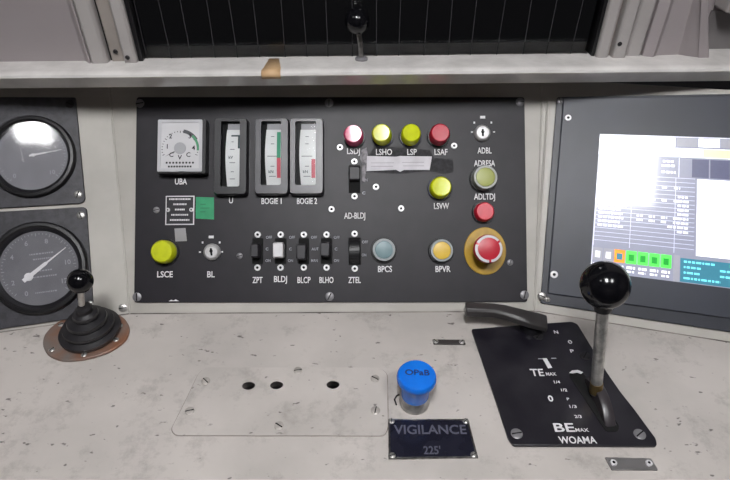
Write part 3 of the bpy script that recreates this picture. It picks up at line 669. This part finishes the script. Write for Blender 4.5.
# ------------------------------------------------------------------ left gauges
def gauge(outline, rad, rimc, rimr, facer, label, screws, needles, nums, hub, wordy):
    c = PL.L(*rimc, TH); k = PL.k(*rimc)
    t = thing('pressure_gauge', PL.M @ Matrix.Translation((c.x, c.y, 0)), label, 'gauge', 'round gauges left of the centre panel')
    def lc(x, y, z=TH): p = PL.L(x, y, z); return Vector((p.x - c.x, p.y - c.y, z))
    bm = B(); prism(bm, rpoly([lc(x, y) for x, y in outline], rad), .0003, TH + .001); obj('mounting_plate', bm, GPLATE, t, bev=.0005)
    r0 = rimr * k; r1 = facer * k; z = TH + .001
    bm = B(); lathe(bm, [(r0, z), (r0 * .995, z + .004), (r0 * .96, z + .0065), (r0 * .90, z + .007), (r0 * .87, z + .0045), (r1 * 1.08, z + .004), (r1 * 1.0, z + .0015), (r1 * 1.0, z)], 64, mis=[0, 0, 0, 0, 1, 1, 0, 0]); obj('rim', bm, [BLACK, DARKG], t)
    cf = Vector((0, 0, 0))
    bm = B(); lathe(bm, [(r1 * 1.02, z + .0002), (r1 * 1.02, z + .0008), (0, z + .0008)], 56); obj('dial', bm, mat('dial_grey', s(108, 107, 112), .5, c2=s(98, 97, 102), scale=30) if wordy else mat('pale_dial_grey', s(122, 121, 127), .5, scale=30), t)
    bm = B(); zz = z + .0009
    for i in range(49):
        a = R(225 - i * 270 / 48); L_ = .08 if i % 4 == 0 else .04; w = .0004
        e = Vector((cos(a), sin(a))); n_ = Vector((-e.y, e.x)) * w
        prism(bm, ccw([tuple(e * r1 * .94 + n_), tuple(e * r1 * .94 - n_), tuple(e * r1 * (.94 - L_) - n_), tuple(e * r1 * (.94 - L_) + n_)]), zz, zz + .0001)
    for sx, a in nums:
        e = Vector((cos(R(a)), sin(R(a)))) * r1 * .74; add_text(bm, sx, r1 * .13, e.x, e.y, zz)
    if wordy:
        for j, (y, w) in enumerate(((.38, .6), (.24, .45), (-.08, .4), (-.24, .55), (-.66, .5))):
            x = -w * r1 / 2 + .1 * r1
            while x < w * r1 / 2 + .1 * r1:
                l = random.uniform(.001, .003); prism(bm, rect(x, y * r1 - .0009, x + l, y * r1 + .0009), zz, zz + .0001); x += l + .0008
    obj('dial_markings', bm, mat('dial_print', s(150, 150, 156), .6), t)
    for (hx, hy, nx, ny, m_, wd, zh) in needles:
        a_ = lc(hx, hy); b_ = lc(nx, ny); e = (b_ - a_); l = e.length; e.normalize(); n_ = Vector((-e.y, e.x, 0))
        pts = [a_ - e * l * .14 + n_ * wd * 1.1, a_ - e * l * .14 - n_ * wd * 1.1, a_ + e * l * .45 - n_ * wd * .9, a_ + e * l * .5 - n_ * wd * .45, b_ - n_ * wd * .2, b_ + n_ * wd * .2, a_ + e * l * .5 + n_ * wd * .45, a_ + e * l * .45 + n_ * wd * .9]
        bm = B(); prism(bm, ccw([(p.x, p.y) for p in pts]), z + zh, z + zh + .0004); lathe(bm, [(wd * 2.2, z + .001), (wd * 2.2, z + zh + .0006), (wd * 1.2, z + zh + .001), (0, z + zh + .001)], 20, a_.x, a_.y); obj('needle', bm, m_, t)
    bm = B(); lathe(bm, [(r1 * 1.06, z + .0030), (r1 * 1.06, z + .0036), (0, z + .0036)], 56); obj('glass', bm, GLASS, t)
    for x, y, me, r in screws: screw(t, lc(x, y, TH + .001), r, me)
NDL = mat('needle_white', s(215, 213, 216), .45)
gauge([(-14, 209), (85.5, 203), (75.5, 97.5), (-22, 97)], [.004, .008, .002, .004], (32.5, 157), 41.5, 33.5, 'upper round gauge with bright window-like glare and two needles', [(78, 194.5, CSLOT, .0052), (70, 104, DARKS, .0055)],
      [(34, 155.5, 62, 150, NDL, .0011, .0016), (24, 160, 20, 143, mat('needle_grey', s(150, 148, 152), .5), .0009, .0010)], [('0', 225), ('5', 90), ('10', -45)], None, False)
gauge([(-14, 331), (94, 315.5), (86.5, 207), (-14, 212.5)], [.004, .006, .006, .004], (39.5, 268), 46.5, 37, 'lower round gauge with white needle pointing to upper right', [(80.7, 215.5, CSLOT, .0052), (90.5, 304.5, CSLOT, .0045)],
      [(29.5, 277, 66.5, 247.5, NDL, .0024, .0014)], [('0', 240), ('2', 205), ('4', 150), ('6', 110), ('8', 70), ('10', 5), ('12', -35)], None, True)

# ------------------------------------------------------------------ right display unit
du = thing('display_unit', PR.M, 'large dark grey display unit with lit screen at the right of the desk', 'display')
def pr(x, y, z=0): return PR.L(x, y, z)
bl, tl = pr(540.5, 303, .004), pr(557, 97, .004); bot_r = pr(730, 332, .004)
W_ = .56
def onl(p, q, x): return p.y + (q.y - p.y) * (x - p.x) / (q.x - p.x)
outl = [(bl.x, bl.y), (W_, onl(bl, bot_r, W_)), (W_, tl.y + .036), (.28, tl.y + .034), (tl.x, tl.y)]
bm = B(); prism(bm, rpoly(outl, .003), .0003, .004); obj('back_frame', bm, PANELR, du, bev=.0005)
ia, ib, ic = pr(547.5, 293.5, .007), pr(563.5, 98, .007), pr(730, 318.5, .007)
inl = [(ia.x, ia.y), (W_ - .01, onl(ia, ic, W_ - .01)), (W_ - .01, ib.y + .034), (.28, ib.y + .032), (ib.x, ib.y)]
SZ = .0078                      # level of the screen face
TLs = pr(600, 134, SZ); BLs = pr(590.3, 271, SZ); TRs = pr(730, 138, SZ); BRs = pr(730, 288.5, SZ)
SW = (TRs.x - TLs.x + BRs.x - BLs.x) / 2
ex = 1.42                       # the screen runs on past the picture's edge
def scr(u, v):                  # u 0..1 to the edge of the picture, v 0 top .. 1 bottom
    a = Vector((TLs.x + (TRs.x - TLs.x) * u, TLs.y + (TRs.y - TLs.y) * u)); b = Vector((BLs.x + (BRs.x - BLs.x) * u, BLs.y + (BRs.y - BLs.y) * u))
    return a * (1 - v) + b * v
bm = B(); prism(bm, rpoly(inl, .003), .004, .0072); ff_ = obj('face_frame', bm, mat('display_face_grey', s(55, 58, 68), .4, c2=s(50, 53, 61), scale=12, bump=.05, bscale=600), du, bev=.0012)
bm = B()
def em(name, c, e=.9, rough=.22): return mat(name, c, rough, c2=tuple(v * .96 for v in c), emit=e, scale=200, spec=.5, coat=.35)
SM = [em('screen_slate', s(138, 140, 158), .75), em('screen_white', s(240, 240, 244), .85), em('screen_line', s(205, 206, 222), .8), em('screen_green', s(90, 235, 90), .85), em('screen_orange', s(255, 150, 40), .85), em('screen_teal', s(62, 122, 142), .75),
      em('screen_cyan', s(120, 225, 235), .85), em('screen_lime', s(214, 232, 176), .85), em('screen_cream', s(236, 234, 222), .85), em('screen_dark', s(92, 94, 118), .7), em('screen_darkgreen', s(30, 150, 50), .8), em('screen_grey', s(150, 150, 160), .75)]
def q_(u0, v0, u1, v1, mi, lay):
    z = SZ + lay * .00005
    bm.faces.new([bm.verts.new((*scr(u, v), z)) for u, v in ((u0, v1), (u1, v1), (u1, v0), (u0, v0))]).material_index = mi
def words(u0, u1, v, h, mi, lay=4, wmin=.012, wmax=.045):
    u = u0
    while u < u1:
        w = random.uniform(wmin, wmax); q_(u, v, min(u + w, u1), v + h, mi, lay); u += w + .008
a0, a1, a2, a3 = scr(0, 1), scr(ex, 1), scr(ex, 0), scr(0, 0)
prism(bm, ccw([tuple(a0), tuple(a1), tuple(a2), tuple(a3)]), .0072, SZ, 0)
q_(-.0, 0, ex, .008, 2, 1); q_(0, 0, .008, 1, 2, 1)
q_(.0, .012, .59, .075, 1, 2); q_(.60, .012, .755, .07, 11, 2); q_(.765, .012, .925, .07, 1, 2); q_(.935, .012, ex, .07, 11, 2)  # first cell is white because lamp glare is put into its colour
q_(0, .08, ex, .145, 1, 2); q_(.80, .085, ex, .14, 7, 3)
q_(0, .15, ex, .285, 0, 2); q_(.72, .155, .845, .28, 9, 3); q_(.855, .155, 1.0, .28, 9, 3); q_(1.01, .155, 1.2, .28, 9, 3)
for u in (.41, .62): q_(u, .15, u + .006, .285, 2, 3)
words(.50, .58, .17, .016, 1); words(.49, .59, .20, .016, 1); words(.49, .60, .245, .016, 1); words(.03, .3, .2, .016, 1)
# table rows
q_(.005, .29, .745, .805, 0, 2)
for i in range(17):
    v = .295 + i * .030; q_(.008, v - .006, .745, v - .003, 2, 3)
    if i < 13:
        words(.03, .03 + random.uniform(.14, .24), v, .014, 1)
        if i > 3: words(.62, .70, v, .014, 1)
        if i in (2, 5, 9, 10): 
            for u in (.32, .41, .50, .59): words(u, u + .045, v, .014, 1)
    if i == 11: words(.55, .61, v, .014, 1)
for u in (.275, .60): q_(u, .29, u + .004, .805, 2, 3)
q_(.002, .29, .01, .81, 2, 4)
q_(.76, .29, ex, .81, 1, 2)
for i in range(6): q_(.90, .315 + i * .08, ex, .317 + i * .08 + .058, 8, 3)
q_(.895, .31, .9, .78, 2, 4)
# icon row
us = [.005, .085, .165, .252, .338, .422, .506, .59]
for i in range(7):
    mi = (11, 11, 4, 3, 3, 3, 3)[i]; q_(us[i] + .004, .825, us[i + 1] - .004, .915, mi, 3)
    q_(us[i] + .022, .85, us[i + 1] - .022, .895, (1, 1, 5, 10, 10, 10, 10)[i], 4)
    words(us[i] + .012, us[i + 1] - .012, .935, .018, 1); words(us[i] + .012, us[i + 1] - .018, .965, .014, 1)
q_(.60, .82, .645, 1.0, 11, 3); q_(.65, .835, ex, .995, 5, 3)
for j in range(4): words(.675, .675 + (.22, .12, .12, .26)[j], .85 + j * .037, .014, 6)
for j in (1, 2): words(.93, 1.05, .85 + j * .037, .014, 6)
q_(1.0, .845, 1.04, .865, 3, 5)
screen = obj('screen', bm, SM, ff_)
for x, y, r, me, z in ((560, 101, .0045, SLOT, .004), (568, 118, .0042, SOCK, .0072), (554, 274.5, .0048, SOCK, .0072), (541.8, 296, .0052, CSLOT, .004), (547.3, 299.5, .0036, CSLOT, .004)):
    screw(du, pr(x, y, z), r, me)

# ------------------------------------------------------------------ items on the desk
def D(x, y, z=0.): return dk(x, y, z)
def dpoly(px, c, z=0.): return [((dk(x, y, z) - c).x, (dk(x, y, z) - c).y) for x, y in px]
# blanking plate with three holes
px = [(172, 436), (385.5, 436.5), (387.5, 427), (387, 376), (380, 368.5), (201, 368.5), (184.7, 404)]
px = [(184.7, 404), (171.5, 430), (176, 436), (384, 436.5), (387.8, 428), (387, 374), (379, 368.3), (206, 368.3), (199, 374)]
c = dk(285, 400); t = thing('blanking_plate', Matrix.Translation(c), 'flush painted cover plate with three dark holes, set in the worktop', 'plate')
pp = rpoly(dpoly(px, c), .008)
bm = B(); prism(bm, pp, .0002, .0016); o = obj('plate', bm, DESK, t, bev=.0004)
bpy.context.view_layer.update()
bm = B()
for h in hp: prism(bm, [(h.x - c.x + .0074 * cos(2 * pi * i / 32) , h.y - c.y + .0056 * sin(2 * pi * i / 32)) for i in range(32)], -.05, .05)
cut = obj('bore', bm, CAVITY, None, Matrix.Translation(c)); o.modifiers.clear(); md = o.modifiers.new('b', 'BOOLEAN'); md.object = cut; md.operation = 'DIFFERENCE'; md.solver = 'EXACT'
bpy.context.view_layer.update(); me = bpy.data.meshes.new_from_object(o.evaluated_get(bpy.context.evaluated_depsgraph_get())); o.modifiers.clear(); o.data = me; bpy.data.objects.remove(cut)
for p in me.polygons: p.use_smooth = False
# grimy gap round the plate: a fine dark strip in the seam
bm = B(); n = len(pp); cc = sum((Vector(p) for p in pp), Vector((0, 0))) / n
for i in range(n):
    a, b = Vector(pp[i]), Vector(pp[(i + 1) % n])
    oa = a + (a - cc).normalized() * .0011; ob_ = b + (b - cc).normalized() * .0011
    bm.faces.new([bm.verts.new((q.x, q.y, .0004)) for q in (a, b, ob_, oa)])
obj('grimy_seam', bm, mat('seam_grime', s(110, 102, 96), .8, c2=s(160, 152, 146), scale=45), t)
for x, y in ((206, 382), (190, 412), (279, 426.6), (298, 371.5), (375, 379.6), (375.5, 411.5)):
    screw(t, dk(x, y) - c + Vector((0, 0, .0016)), .0052, WSCR)

# gaiter lever at the left
c = dk(87.5, 338.5); bq = D(80.3, 281, .098) - c
t = thing('ball_lever', Matrix.Translation(c), 'short black ball lever in a ribbed rubber gaiter at the desk\'s left', 'lever')
bm = B(); a, b = dk(43, 343), dk(131, 334)
fp = [(x, y) for x, y in ((43, 346), (46, 335), (58, 324), (80, 314), (105, 312), (124, 318), (131, 329), (128, 341), (112, 353), (88, 361), (62, 363), (48, 357))]
prism(bm, rpoly(dpoly(fp, c), .02, 6), .0002, .004); obj('flange', bm, RUST, t, bev=.001)
for x, y in ((53, 352), (85, 357), (117, 342), (121, 328), (62, 327)): screw(t, dk(x, y) - c + Vector((0, 0, .004)), .0035, CSLOT)
ax = bq.normalized(); zz = Vector((0, 0, 1)).lerp(ax, 1.0)
def along(prof, axis_end, seg=36):
    bm = B(); rings = []
    for r, z in prof:
        r *= 1.05; u = z / .098; ctr = Vector((axis_end.x * u ** 1.3, axis_end.y * u ** 1.3, z)) if z > 0 else Vector((0, 0, z)); ctr = ctr + Vector((.003, .007, 0)) * max(0, 1 - u * 1.2)
        rings.append([bm.verts.new(ctr + Vector((r * cos(2 * pi * i / seg), r * sin(2 * pi * i / seg), 0))) for i in range(seg)])
    for j in range(len(rings) - 1):
        for i in range(seg): bm.faces.new((rings[j][i], rings[j][(i + 1) % seg], rings[j + 1][(i + 1) % seg], rings[j + 1][i]))
    bm.faces.new(rings[0][::-1]); bm.faces.new(rings[-1]); return bm
prof = [(.0325, .004), (.0345, .008), (.0345, .0115), (.0290, .0135), (.0270, .0145), (.0290, .0180), (.0285, .0215), (.0225, .0235), (.0205, .0245), (.0225, .0280), (.0215, .0320), (.0160, .0340), (.0125, .0355), (.0145, .0390), (.0135, .0430), (.0090, .0455), (.0085, .0510), (.0090, .0520), (.0070, .0550)]
obj('rubber_gaiter', along(prof, bq), RUBBER, t)
bm = B(); tube(bm, [Vector((bq.x * .52, bq.y * .52, .060)), bq], .0036, 14); obj('rod', bm, CHROME, t)
bm = B(); sphere(bm, bq, .0142); obj('ball_knob', bm, GLOSSB, t)

# blue mushroom push button
c = dk(414.3, 402.5); t = thing('mushroom_button', Matrix.Translation(c), 'bright blue mushroom push button with handwriting on its cap, behind the navy plate', 'button')
bm = B(); lathe(bm, [(.0165, 0), (.0168, .003), (.0158, .0045), (.0156, .013), (.0148, .0145), (0, .0145)], 40); obj('steel_collar', bm, CHROME, t)
bm = B(); lathe(bm, [(.0138, .0144), (.0152, .0150), (.0158, .034), (.0175, .039)], 40); obj('stem', bm, BLUE, t)
bm = B(); lathe(bm, [(.0160, .0375), (.0195, .0385), (.0208, .0405), (.0212, .0435), (.0208, .0465), (.0195, .0485), (.0155, .0500), (0, .0508)], 48); obj('cap', bm, BLUE, t)
up_ = Matrix.Identity(4)
bm = B(); add_text(bm, 'OPaB', .0075, .0005, .001, .0509, 0, w=.026, rot=-.03); obj('handwriting', bm, mat('marker_ink', s(12, 36, 92), .6), t, up_)
bm = B(); tube(bm, [(-.020, -.004, .0012), (-.022, .003, .0016), (-.0195, .008, .0014), (-.0165, .010, .001)], .0009, 8); obj('wire_loop', bm, BLACK, t)

# vigilance name plate
px = [(388.5, 460), (478, 458.5), (468, 420), (388.3, 420)]
c = dk(431, 440); t = thing('name_plate', Matrix.Translation(c), 'navy black VIGILANCE plate with silver edge in front of the blue button', 'plate')
bm = B(); prism(bm, ccw(dpoly(px, c)), 0, .0016); obj('metal_edge', bm, STEEL, t)
px2 = [(390.5, 458.3), (475.8, 457), (466.2, 421.3), (390, 421.3)]
bm = B(); prism(bm, ccw(dpoly(px2, c)), .0016, .002); obj('face', bm, NAVY, t)
def dtext(sx, x, y, hp_, w, m, parent, c, z, rot=0, name='lettering'):
    k = (dk(x, y) - CAM).dot(fw) / F; p = dk(x, y, z) - c
    return text(sx, hp_ * k, m, parent, Matrix.Translation((p.x, p.y, z)) @ Matrix.Rotation(rot, 4, 'Z'), w=w * k if w else None, name=name)
dtext('VIGILANCE', 430, 429.5, 10.5, 72, mat('engraved_grey', s(88, 88, 102), .4), t, c, .002)
dtext("225'", 432, 450, 9, 17, MATS['engraved_grey'], t, c, .002)
for x, y in ((391.5, 422.3), (465.5, 422.3), (392.3, 456.7), (473.5, 456)): screw(t, dk(x, y) - c + Vector((0, 0, .002)), .0034, CSLOT)

# main controller: black plate
px = [(471, 331), (493, 395), (508, 441), (513, 447.5), (656, 448), (655, 441), (634, 412), (619, 393), (606, 374), (586, 341), (577, 326), (571, 323.5), (520, 327)]
c = dk(560, 395); t = thing('control_lever', Matrix.Translation(c), 'large ball topped power and brake lever on a black quadrant plate', 'lever')
bm = B(); prism(bm, rpoly(dpoly(px, c), .003), .0002, .004); obj('quadrant_plate', bm, LEVP, t, bev=.0008)
ZP = .004
for sx, x, y, hh, w in (('TE', 537, 372.5, 9, 13), ('MAX', 551, 374, 4, 10), ('BE', 564, 427.5, 10, 20), ('MAX', 582, 430, 4, 13), ('WOAMA', 577.5, 440, 8, 37), ('0', 550.5, 398.5, 7, 5), ('1/4', 557, 382, 3.5, 6), ('1/2', 564, 390, 3.5, 6), ('P', 568, 399, 3, 2.5), ('1/3', 573, 406.5, 3.5, 7), ('2/3', 578, 416.5, 3.5, 7), ('0', 570, 342, 4.5, 4), ('P', 572, 351, 4, 3.5), ('N', 556, 332, 4, 4)):
    dtext(sx, x, y, hh, w, WHITE, t, c, ZP)
bm = B()
for (x, y) in ((540, 361), (553, 360.5)): p = dk(x, y) - c; prism(bm, rect(p.x - .003, p.y - .0006, p.x + .003, p.y + .0006), ZP, ZP + .0002)
obj('lettering', bm, GREYP, t)
p = dk(546.3, 366) - c; bm = B(); prism(bm, ccw([(p.x - .0035, p.y + .008), (p.x + .0015, p.y + .008), (p.x + .0045, p.y - .006), (p.x - .0005, p.y - .007)]), ZP + .0002, ZP + .0006); obj('paper_scrap', bm, WHITE, t)
for x, y in ((516, 436), (638.5, 436.5), (584, 358), (537.5, 338.5)): screw(t, dk(x, y) - c + Vector((0, 0, ZP)), .0062, SLOT if y > 400 else DARKS)
# slot trough
def strip(pts_px, z): return [dk(x, y, z) - c for x, y in pts_px]
bm = B(); prism(bm, rpoly(dpoly([(567.5, 377), (572, 373), (581, 374), (588, 384), (618, 428), (617, 434), (605, 434), (601, 428)], c), .004), ZP, ZP + .0006); obj('slot', bm, CAVITY, t)
bm = B(); a = [(568.5, 375.5), (571, 373.2), (577, 372.6), (582, 375), (580, 376.5), (576, 375.2), (572, 376)]; prism(bm, ccw(dpoly(a, c)), ZP + .0006, ZP + .001); obj('bare_metal_edge', bm, WHITE, t)
# curved fin the rod is mounted on, arching along the slot
base = dk(597, 393, .012) - c; e0 = dk(589, 381, ZP) - c; e1 = dk(611, 427, ZP) - c
bm = B(); n = 16; dirv = Vector((e1.x - e0.x, e1.y - e0.y, 0)); side = Vector((-dirv.y, dirv.x, 0)).normalized() * .0058
va, vb, wa, wb = [], [], [], []
for i in range(n + 1):
    u = i / n; p = Vector((e0.x, e0.y, 0)) + dirv * u; z = ZP + .0005 + .016 * math.sin(pi * min(1, (.12 + .88 * u) * 1.0)) ** .8 * (1.0 if u < .95 else .8)
    va.append(bm.verts.new((p.x + side.x, p.y + side.y, z - .0015))); vb.append(bm.verts.new((p.x - side.x, p.y - side.y, z - .0015)))
    wa.append(bm.verts.new((p.x + side.x * .6, p.y + side.y * .6, z))); wb.append(bm.verts.new((p.x - side.x * .6, p.y - side.y * .6, z)))
g0 = [bm.verts.new((v.co.x, v.co.y, ZP + .0004)) for v in va]; g1_ = [bm.verts.new((v.co.x, v.co.y, ZP + .0004)) for v in vb]
for i in range(n):
    for A1, B1 in ((g0, va), (va, wa), (wa, wb), (wb, vb), (vb, g1_)): bm.faces.new((A1[i], A1[i + 1], B1[i + 1], B1[i]))
for i in (0, n): bm.faces.new((g0[i], va[i], wa[i], wb[i], vb[i], g1_[i]))
obj('curved_fin', bm, mat('fin_dark', s(48, 44, 48), .3, c2=s(60, 56, 58), scale=40), t)
d = ray(604.8, 285); bc = CAM + d * .560 - c
rb = dk(596, 391, .014) - c
bm = B(); tube(bm, [rb - (bc - rb).normalized() * .003, rb, bc], .0062, 20); obj('rod', bm, CHROME, t)
bm = B(); tube(bm, [rb - (bc - rb).normalized() * .001, rb + (bc - rb).normalized() * .012], [.0072, .0068], 20); obj('brass_ferrule', bm, mat('worn_brass', s(150, 128, 86), .35, .9), t)
bm = B(); sphere(bm, bc, .0243, 48); obj('ball_knob', bm, GLOSSB, t)
zax = (bc - rb).normalized()
bm = B(); tube(bm, [bc - zax * .030, bc - zax * .022], [.0085, .0105], 20); obj('knob_neck', bm, BLACK, t)

# reverser handle
c = dk(536, 327); t = thing('selector_handle', Matrix.Translation(c), 'flat dark grey bent handle lying over the rear edge of the black plate', 'handle')
bm = B(); lathe(bm, [(.014, .0041), (.014, .012), (.013, .014), (.009, .018), (0, .018)], 28); obj('pivot', bm, DARKG, t, Matrix.Translation(dk(531, 330) - c + Vector((0, 0, 0))))
P_ = [dk(x, y, z) - c for x, y, z in ((465.5, 309.5, .030), (480, 309.8, .030), (494, 310.5, .030), (505, 312.5, .029), (518, 316, .027), (530, 319.5, .025), (546.5, 323.5, .022))]
bm = B(); rings = []
for i, p in enumerate(P_):
    tg = (P_[min(i + 1, len(P_) - 1)] - P_[max(i - 1, 0)]).normalized(); sd = Vector((-tg.y, tg.x, 0)).normalized(); u_ = tg.cross(sd) * -1
    hw, hh = (.0085, .0085, .0088, .0095, .0105, .0115, .0115)[i], (.0072, .0072, .0072, .0070, .0068, .0065, .006)[i]
    rings.append([bm.verts.new(p + sd * hw * x + Vector((0, 0, 1)) * hh * y) for x, y in ((-1, -.5), (-.6, -1), (.6, -1), (1, -.5), (1, .5), (.6, 1), (-.6, 1), (-1, .5))])
for j in range(len(rings) - 1):
    for i in range(8): bm.faces.new((rings[j][i], rings[j][(i + 1) % 8], rings[j + 1][(i + 1) % 8], rings[j + 1][i]))
bm.faces.new(rings[0]); bm.faces.new(rings[-1][::-1])
obj('grip', bm, mat('handle_grey', s(58, 55, 55), .34, c2=s(50, 47, 47), scale=50), t, bev=.001)
bm = B(); sphere(bm, P_[0] + Vector((-.0004, -.001, .001)), .0024, 12); obj('end_pin', bm, CHROME, t)

# small latch strips screwed to the desk
for (px, c0, scr_, m_, lab) in (([(432.5, 340.5), (464, 340.8), (465.5, 345.3), (433.5, 345)], (449, 343), ((435.5, 342.6), (461.5, 343.2)), mat('dark_strip', s(60, 56, 55), .4), 'thin dark metal strip with two screws, behind the blue button'),
                          ([(604.5, 458.2), (650.5, 459.3), (657.5, 471), (611.5, 470.8)], (631, 465), ((612.8, 464.2), (648, 464.6)), mat('zinc_strip', s(150, 148, 148), .35, .7), 'silver metal strip with two screws in front of the black quadrant plate')):
    c = dk(*c0); t = thing('screwed_strip', Matrix.Translation(c), lab, 'plate')
    bm = B(); prism(bm, rpoly(dpoly(px, c), .001), .0002, .0022); obj('strip', bm, m_, t, bev=.0003)
    for x, y in scr_: screw(t, dk(x, y) - c + Vector((0, 0, .0022)), .0034, SOCK if y > 400 else CSLOT)

# ------------------------------------------------------------------ camera, world, view
cam = bpy.data.cameras.new('camera'); co = bpy.data.objects.new('camera', cam); COL.objects.link(co)
co.location = CAM; co.rotation_euler = (R(90) - PIT, 0, 0); cam.sensor_width = 36; cam.sensor_fit = 'HORIZONTAL'; cam.lens = 36 * F / 730; cam.clip_start = .01
SC.camera = co
w = bpy.data.worlds.new('night'); SC.world = w; w.use_nodes = True
w.node_tree.nodes['Background'].inputs[0].default_value = (.75, .72, .78, 1); w.node_tree.nodes['Background'].inputs[1].default_value = .008
SC.view_settings.view_transform = 'Standard'; SC.view_settings.look = 'None'; SC.view_settings.exposure = 0; SC.view_settings.gamma = 1; SC.view_settings.use_curve_mapping = False
